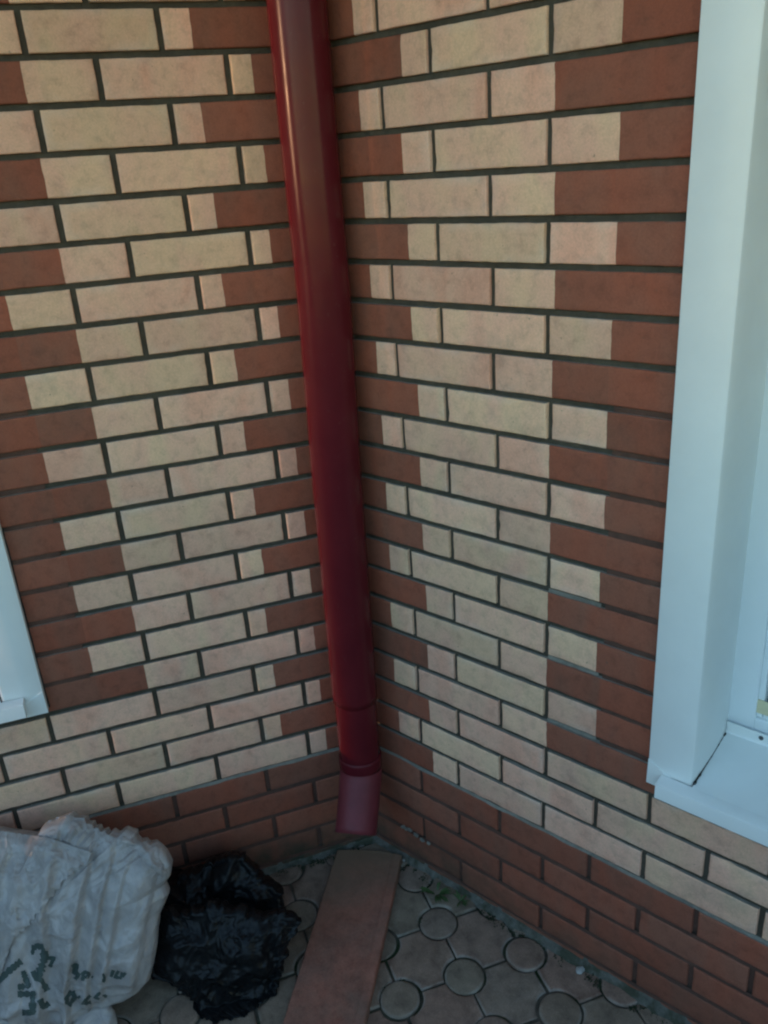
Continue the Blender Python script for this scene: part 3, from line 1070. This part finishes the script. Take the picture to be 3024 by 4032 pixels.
def film_mat(name, c1, c2, rough, trans=0.0, sub=0.0, spec=0.5, bs_=0.5):
    m, nt, bs = mat(name)
    ob = objco(nt)
    n = noise_tex(nt, ob, 14, 5, 0.6, 0.8)
    col = mixc(nt, ramp(nt, n, [(0.3, 0), (0.7, 1)]), c1, c2)
    nt.links.new(col, bs.inputs['Base Color'])
    bs.inputs['Roughness'].default_value = rough
    bs.inputs['Specular IOR Level'].default_value = spec
    if trans: bs.inputs['Subsurface Weight'].default_value = trans; bs.inputs['Subsurface Radius'].default_value = (0.01, 0.01, 0.01)
    w0 = noise_tex(nt, ob, 15 if name.startswith('white') else 9, 3, 0.5, 0.9)
    sb = N(nt, 'ShaderNodeMath', operation='SUBTRACT'); nt.links.new(w0, sb.inputs[0]); sb.inputs[1].default_value = 0.5
    ab = N(nt, 'ShaderNodeMath', operation='ABSOLUTE'); nt.links.new(sb.outputs[0], ab.inputs[0])
    w = ab.outputs[0]
    bump(nt, bs, w, bs_, 0.05)
    if name.startswith('white'):
        tr = nt.nodes.new('ShaderNodeBsdfTranslucent')
        nt.links.new(col, tr.inputs[0])
        mx = nt.nodes.new('ShaderNodeMixShader'); mx.inputs[0].default_value = 0.25
        nt.links.new(bs.outputs[0], mx.inputs[1]); nt.links.new(tr.outputs[0], mx.inputs[2])
        nt.links.new(mx.outputs[0], nt.nodes['Material Output'].inputs[0])
    return m
M['white_film'] = film_mat('white_plastic_film', (0.36, 0.33, 0.31), (0.58, 0.54, 0.51), 0.22, 0.0, bs_=0.3)
M['black_film'] = film_mat('black_plastic_film', (0.004, 0.005, 0.006), (0.009, 0.010, 0.011), 0.38, spec=0.2, bs_=0.5)
M['ink'] = plain_mat('dark_green_print', (0.055, 0.08, 0.072), 0.5, 0.2, 40)

def o5(l): return [(x, y + 2949.5) for x, y in l]
def zigzag(pts, i0, i1, step, amp):
    out = []
    for i, p in enumerate(pts):
        out.append(p)
        if i0 <= i < i1 and i + 1 < len(pts):
            q = pts[i + 1]
            d = math.hypot(q[0] - p[0], q[1] - p[1]); n = max(1, int(d / step))
            nx, ny = (q[1] - p[1]) / d, -(q[0] - p[0]) / d
            for k in range(1, n):
                t = k / n
                s = amp * (1 if k % 2 else -0.3)
                out.append((p[0] + (q[0] - p[0]) * t + nx * s, p[1] + (q[1] - p[1]) * t + ny * s))
    return out

def saw(x):
    """overlapping pleats: slow rise, quick drop"""
    f = x - math.floor(x)
    return f / 0.86 if f < 0.86 else (1 - f) / 0.14

def crease(x, y, z):
    """thin sharp folds between flat facets"""
    return abs(noise.noise(Vector((x, y, z))))

PLEATS = [(-400, -0.05, 0.2), (-330, -0.05, 1.0), (-210, -0.10, 0.1), (-150, -0.10, 0.9), (-90, -0.04, 0.0), (10, -0.10, 0.9), (60, -0.02, 0.2), (120, -0.02, 0.9), (180, -0.03, 0.35), (258, -0.05, 1.0),
          (272, -0.04, 0.15), (318, -0.04, 0.5), (388, -0.12, 1.1), (402, -0.13, 0.1), (440, -0.13, 0.45), (474, -0.14, 0.95), (486, -0.15, 0.2), (545, -0.20, 0.75), (556, -0.18, 0.25), (606, -0.16, 0.6),
          (668, -0.20, 0.8), (680, -0.20, 0.2), (760, -0.2, 0.6)]
def white_fold(lx, ly, t):
    D = (wc - CAM).dot(FWD)
    px = lx / D * FOC + WC0[0]; py = ly / D * FOC + WC0[1] - 2949.5
    px += 20 * noise.noise(Vector((px / 260, py / 200, 3))) + 3 * noise.noise(Vector((px / 60, py / 45, 8)))
    s = 0
    fan = min(1, max(0.3, (py - 640) / 260))
    for (xa, ka, aa), (xb, kb, ab) in zip(PLEATS[:-1], PLEATS[1:]):
        x0, x1 = xa + ka * (py - 900), xb + kb * (py - 900)
        if x0 <= px < x1:
            f = (px - x0) / (x1 - x0)
            s = (aa + (ab - aa) * f) * 0.027 * fan
    s -= 0.034 * crease(lx * 5 + 3, ly * 4, 2)
    s -= 0.016 * crease(lx * 13 + ly * 9, ly * 11 - lx * 6, 7)
    s -= 0.006 * crease(lx * 34, ly * 22, 9)
    k = max(0, py - 1230) / 200
    s -= min(1, k) * 0.034 * crease(lx * 13 + ly * 16, ly * 20 - lx * 14, 4)
    return s

wc = Vector((0.235, -0.93, 0.17))
out = o5([(-420, 560), (-200, 600), (0, 640), (110, 655), (200, 664), (196, 605), (250, 588), (285, 573), (345, 582), (405, 628), (470, 655), (530, 648), (568, 640),
          (592, 668), (612, 690), (650, 703), (700, 712), (722, 735), (745, 780), (738, 830), (712, 868), (724, 890), (731, 908), (716, 945), (692, 1000), (688, 1040), (682, 1075),
          (676, 1150), (664, 1220), (645, 1285), (600, 1335), (545, 1368), (480, 1390), (400, 1432), (330, 1490), (250, 1600), (120, 1720), (-100, 1800), (-420, 1700), (-640, 1400), (-640, 900)])
out = zigzag(out, 7, 17, 17, 13)
bm, c0 = pillow(out, wc, 0.085, 0.16, white_fold, nring=80, nang=1000)
wb = empty('plastic_bag', (wc.x, wc.y, 0))
tag(wb, 'crumpled full white plastic bag with dark printed lettering leaning on the left wall', 'plastic bag')
body = link_bm('bag_body', bm, M['white_film'], wb, smooth=True)

# loose mouth of the bag: overlapping sheets with pinked edges lying over the body
def sheet(outline_px, lift, parent, name, amp=0.006, seed=1.0, thick=0.0006, material=None, target=None):
    tgt = target
    xs = [p[0] for p in outline_px]; ys = [p[1] for p in outline_px]
    x0, x1, y0, y1 = min(xs), max(xs), min(ys), max(ys)
    def inside(x, y):
        c = False; n = len(outline_px)
        for i in range(n):
            ax, ay = outline_px[i]; bx, by = outline_px[i - 1]
            if (ay > y) != (by > y) and x < (bx - ax) * (y - ay) / (by - ay) + ax: c = not c
        return c
    bm = bmesh.new()
    st = 3.5
    nx, ny = int((x1 - x0) / st) + 1, int((y1 - y0) / st) + 1
    V = {}
    last = None
    def vert(i, j):
        if (i, j) in V: return V[(i, j)]
        x, y = x0 + i * st, y0 + j * st
        d = ray(x, y).normalized()
        hit = tgt.ray_cast(CAM, d)
        dist = hit[3] if hit[0] is not None else None
        V[(i, j)] = [x, y, dist]
        return V[(i, j)]
    cells = []
    for j in range(ny):
        for i in range(nx):
            if inside(x0 + (i + .5) * st, y0 + (j + .5) * st):
                cells.append((i, j))
                for a, b in ((i, j), (i + 1, j), (i + 1, j + 1), (i, j + 1)): vert(a, b)
    known = [v[2] for v in V.values() if v[2]]
    avg = sum(known) / len(known)
    # smooth the depth so the sheet bridges folds
    for v in V.values():
        if v[2] is None or v[2] > avg + 0.12: v[2] = avg + 0.02
    for _ in range(24):
        nv = {}
        for (i, j), v in V.items():
            nb = [V[k][2] for k in ((i + 1, j), (i - 1, j), (i, j + 1), (i, j - 1)) if k in V]
            nv[(i, j)] = min(v[2], sum(nb) / len(nb)) if _ % 2 else sum(nb) / len(nb)
        for k, d in nv.items(): V[k][2] = d
    bv = {}
    for k, (x, y, d) in V.items():
        w = -amp * 3.2 * crease(x / 170 + y / 260, y / 210 - x / 400, seed) - amp * 1.6 * crease(x / 70, y / 110, seed + 3) - amp * 0.5 * crease(x / 32, y / 32, seed + 8)
        bv[k] = bm.verts.new(CAM + ray(x, y).normalized() * (d - lift - w))
    for i, j in cells:
        bm.faces.new((bv[(i, j)], bv[(i + 1, j)], bv[(i + 1, j + 1)], bv[(i, j + 1)]))
    o = link_bm(name, bm, material or M['white_film'], parent, smooth=True)
    o.modifiers.new('thickness', 'SOLIDIFY').thickness = thick
    return o

def bvh_of(o):
    me = o.data
    return BVHTree.FromPolygons([o.matrix_world @ v.co if False else v.co.copy() for v in me.vertices], [tuple(p.vertices) for p in me.polygons])
T = bvh_of(body)
flap = o5([(-260, 560), (0, 640), (110, 655), (205, 668), (300, 700), (396, 732), (384, 765), (372, 790), (345, 785), (320, 812), (262, 868), (205, 945), (150, 1000), (110, 1055), (60, 1100), (0, 1270), (-120, 1330), (-260, 1300)])
flap = zigzag(flap, 7, 14, 16, 12)
sheet(flap, 0.016, wb, 'bag_mouth', 0.007, 1.0, target=T)
fl2 = o5([(205, 668), (200, 610), (285, 575), (345, 583), (405, 630), (480, 658), (568, 642), (610, 690), (700, 714), (735, 770), (700, 850), (650, 890), (600, 850), (560, 800), (480, 740), (396, 725), (300, 690)])
fl2 = zigzag(fl2, 1, 12, 16, 12)
sheet(fl2, 0.009, wb, 'bag_mouth', 0.010, 4.0, target=T)

# printed lettering on the film
def prints(strokes, parent, tgt, name):
    bm = bmesh.new()
    for pts, w in strokes:
        prev = None
        path = []
        for (ax, ay), (bx, by) in zip(pts[:-1], pts[1:]):
            n = max(2, int(math.hypot(bx - ax, by - ay) / 5))
            path += [(ax + (bx - ax) * k / n, ay + (by - ay) * k / n) for k in range(n)]
        path.append(pts[-1])
        for i, (x, y) in enumerate(path):
            a = path[max(0, i - 1)]; b = path[min(len(path) - 1, i + 1)]
            l = math.hypot(b[0] - a[0], b[1] - a[1]) or 1
            nx, ny = -(b[1] - a[1]) / l, (b[0] - a[0]) / l
            row = []
            ww = w * (1 + 0.7 * noise.noise(Vector((x / 9, y / 9, 3))))
            for s in (-1, -0.5, 0, 0.5, 1):
                d = ray(x + nx * s * ww / 2, y + ny * s * ww / 2).normalized()
                h = tgt.ray_cast(CAM, d)
                if h[0] is None: row = None; break
                row.append((h[0] - d * 0.0022))
            if row:
                row = [bm.verts.new(q) for q in row]
                if prev and (row[2].co - prev[2].co).length < 0.03:
                    for k in range(4): bm.faces.new((prev[k], prev[k + 1], row[k + 1], row[k]))
            prev = row
    return link_bm(name, bm, M['ink'], parent, smooth=True)
def z6(l): return [(x * 500 / 1659 * 1.0972, (y * 500 / 1659 + 3600) * 1.0972) for x, y in l]
strokes = []
for pts, w in [
    ([(430, 400), (425, 530)], 14), ([(430, 460), (500, 400), (560, 450), (590, 540)], 22), ([(560, 470), (590, 560), (560, 640), (520, 760), (500, 830)], 30),
    ([(600, 570), (700, 575), (650, 690)], 16), ([(430, 740), (470, 840), (540, 860), (600, 960), (620, 1000)], 22), ([(520, 1110), (570, 1220), (640, 1160)], 24),
    ([(-60, 900), (20, 830), (130, 730), (280, 610)], 28), ([(300, 740), (340, 860), (380, 940), (230, 950)], 22),
    ([(230, 1045), (425, 1040), (425, 1285), (290, 1285)], 24),
    ([(940, 690), (1000, 660), (960, 760), (1030, 790), (980, 850)], 17), ([(1010, 650), (1000, 780)], 12),
    ([(1085, 750), (1080, 870)], 14), ([(1085, 750), (1160, 770), (1150, 820), (1090, 820)], 14), ([(1195, 815), (1215, 825)], 10),
    ([(1345, 775), (1365, 830), (1350, 890)], 12),
    ([(1480, 730), (1450, 820)], 15), ([(1550, 740), (1500, 820), (1560, 830)], 14), ([(1600, 760), (1570, 850)], 12), ([(1640, 765), (1600, 820)], 12),
    ([(940, 1010), (870, 1090), (880, 1180)], 18), ([(940, 1010), (980, 1080), (900, 1200)], 18), ([(1020, 1070), (1040, 1100)], 12),
    ([(1180, 1060), (1080, 1170), (1190, 1150)], 14), ([(1310, 1020), (1240, 1090), (1300, 1110)], 12), ([(1340, 1060), (1400, 1075)], 10)]:
    strokes.append((z6(pts), w * 500 / 1659 * 1.0972 * 3.2))
for st_ in strokes:
    prints([st_], wb, T, 'printed_letter')

# second white bag whose corner shows under the first
out = o5([(300, 1500), (330, 1420), (400, 1395), (470, 1392), (495, 1420), (508, 1470), (505, 1540), (460, 1640), (330, 1650), (260, 1580)])
def fold_small(lx, ly, t): return 0.008 * (1 - 2 * abs(noise.noise(Vector((lx * 25, ly * 25, 3)))))
bm, _ = pillow(out, Vector((0.33, -0.86, 0.045)), 0.03, 0.03, fold_small, nring=24, nang=90)
o = link_bm('small_plastic_bag', bm, M['white_film'], smooth=True)
tag(o, 'corner of a smaller white plastic bag on the paving under the big white bag', 'plastic bag')

# black rubbish bags
def black_fold(seed, sc=1.0):
    def f(lx, ly, t):
        v = Vector((lx * 9, ly * 9, seed))
        w = noise.noise(v * 0.7) * 0.6
        a = -crease(lx * 8 + w, ly * 6 - w, seed + 2) * 0.040
        b = -crease(lx * 19 + w * 2, ly * 14, seed + 5) * 0.024
        c = 0.016 * noise.noise(v)
        d = -crease(lx * 48, ly * 36 + w * 4, seed + 9) * 0.006
        return (a + b + c + d) * sc
    return f
out = o5([(560, 900), (640, 830), (740, 870), (850, 805), (930, 775), (985, 745), (1045, 748), (1085, 790), (1120, 830), (1165, 865), (1210, 905), (1222, 955), (1215, 1010), (1150, 1080), (1000, 1130), (800, 1150), (600, 1100)])
bm, _ = pillow(out, Vector((0.165, -0.48, 0.12)), 0.05, 0.14, black_fold(1.0), nring=44, nang=260, jag=0.006)
o = link_bm('rubbish_bag', bm, M['black_film'], smooth=True)
tag(o, 'slumped black rubbish bag behind another against the left brick wall', 'rubbish bag', 'black rubbish bags')
out = o5([(620, 1000), (700, 985), (800, 985), (900, 960), (985, 955), (1060, 985), (1150, 1005), (1220, 985), (1275, 1000), (1296, 1030), (1285, 1080), (1245, 1130), (1232, 1190), (1205, 1285), (1180, 1360),
          (1150, 1430), (1120, 1500), (1080, 1600), (960, 1640), (890, 1540), (862, 1460), (850, 1390), (800, 1340), (740, 1300), (690, 1275), (640, 1260), (600, 1150)])
bm, _ = pillow(out, Vector((0.325, -0.50, 0.11)), 0.055, 0.10, black_fold(6.0, 1.1), nring=54, nang=300, jag=0.006)
o = link_bm('rubbish_bag', bm, M['black_film'], smooth=True)
tag(o, 'glossy crumpled black rubbish bag between the white bag and the run-off slab', 'rubbish bag', 'black rubbish bags')

# ------------------------------------------------------------------ weeds, moss and crumbs at the foot of the right wall
M['leaf'] = plain_mat('weed_leaf', (0.05, 0.10, 0.03), 0.6, 0.35, 60)
M['moss'] = plain_mat('moss_green', (0.030, 0.042, 0.018), 0.9, 0.5, 90)
def floor_pt(x, y, z=0.0):
    d = ray(x, y); t = (z - CAM.z) / d.z
    return CAM + d * t
def z7(x, y): return (1200 * 1.0972 + x * 900 / 1659 * 1.0972, 3200 * 1.0972 + y * 900 / 1659 * 1.0972)
def weed(pos, n, size, seed, label):
    rnd = random.Random(seed)
    bm = bmesh.new()
    for k in range(n):
        a = rnd.uniform(0, math.tau); L = size * rnd.uniform(0.5, 1.1); w = L * rnd.uniform(0.14, 0.26)
        d = Vector((math.cos(a), math.sin(a), 0)); s = Vector((-d.y, d.x, 0))
        up_ = rnd.uniform(0.3, 1.0)
        b0 = pos + d * rnd.uniform(0, size * 0.35)
        prev = None
        for i in range(6):
            t = i / 5
            c = b0 + d * L * t * 0.8 + Vector((0, 0, L * up_ * (t - 0.6 * t * t)))
            ww = w * math.sin(math.pi * (0.12 + 0.86 * t))
            r = [bm.verts.new(c - s * ww / 2 + Vector((0, 0, ww * .2))), bm.verts.new(c), bm.verts.new(c + s * ww / 2 + Vector((0, 0, ww * .2)))]
            if prev:
                for q in range(2): bm.faces.new((prev[q], prev[q + 1], r[q + 1], r[q]))
            prev = r
    o = link_bm('weed', bm, M['leaf'], smooth=True, recalc=False)
    tag(o, label, 'weed')
weed(floor_pt(*z7(955, 590), 0.004), 16, 0.045, 3, 'small green weed growing between round pavers by the right wall')
weed(floor_pt(*z7(1130, 640), 0.004), 12, 0.034, 9, 'low pale weed in the mortar strip at the foot of the right wall')

bm = bmesh.new()
rnd = random.Random(77)
def moss_clump(p, r):
    for q in range(int(26 * r / 0.01)):
        a = rnd.uniform(0, math.tau); d = r * math.sqrt(rnd.random())
        c = p + Vector((math.cos(a) * d, math.sin(a) * d, rnd.uniform(-.003, .003)))
        s = rnd.uniform(0.0012, 0.003)
        mt = Matrix.Translation(c) @ Matrix.Rotation(rnd.uniform(0, 6), 4, 'Z') @ Matrix.Rotation(rnd.uniform(-1, 1), 4, 'X')
        vs = [bm.verts.new(mt @ Vector(v)) for v in ((-s, -s * .6, 0), (s, -s * .6, 0), (0, s, s * .9), (0, 0, -s))]
        for f in ((0, 1, 2), (0, 2, 3), (1, 3, 2), (0, 3, 1)): bm.faces.new([vs[i] for i in f])
for k in range(70):
    u = rnd.uniform(0.12, 1.5)
    p = RW(u, 0.028 + rnd.uniform(-.012, .014), -FZ - 0.002)
    moss_clump(p, rnd.uniform(0.005, 0.014))
for (x, y, r) in ((880, 540, .016), (840, 780, .012), (860, 640, .012), (720, 1190, .014), (1050, 640, .016), (560, 1300, .012), (1000, 560, .02), (930, 530, .02)):
    moss_clump(floor_pt(*z7(x, y), -0.004), r)
for k in range(26):
    u = rnd.uniform(0.05, 0.5)
    moss_clump(LW(u, 0.02 + rnd.uniform(-.01, .012), -FZ), rnd.uniform(.005, .011))
o = link_bm('moss', bm, M['moss'], recalc=False)
tag(o, 'dark green moss in the joints along the foot of the walls', 'moss', kind='stuff')

M['crumb'] = plain_mat('pale_plaster', (0.34, 0.34, 0.32), 0.9, 0.2, 60)
def crumb(p, r, seed, label):
    rr = random.Random(seed)
    bm = bmesh.new()
    bmesh.ops.create_icosphere(bm, subdivisions=2, radius=r)
    for v in bm.verts:
        v.co *= 1 + 0.5 * noise.noise(v.co * (2.2 / r) * .5 + Vector((seed, 0, 0)))
        v.co.z *= 0.55
        v.co += p + Vector((0, 0, r * 0.35))
    o = link_bm('plaster_crumb', bm, M['crumb'], smooth=False)
    tag(o, label, 'rubble')
crumb(floor_pt(*[1659 + 845, 2949.5 + 1245]), 0.011, 2, 'pale plaster lump on the paving against the right wall near the frame bottom')
crumb(floor_pt(*z7(190, 275)), 0.008, 5, 'small grey plaster crumb left of the head of the run-off slab')
crumb(floor_pt(*z7(722, 345)), 0.006, 8, 'small grey plaster crumb right of the head of the run-off slab')
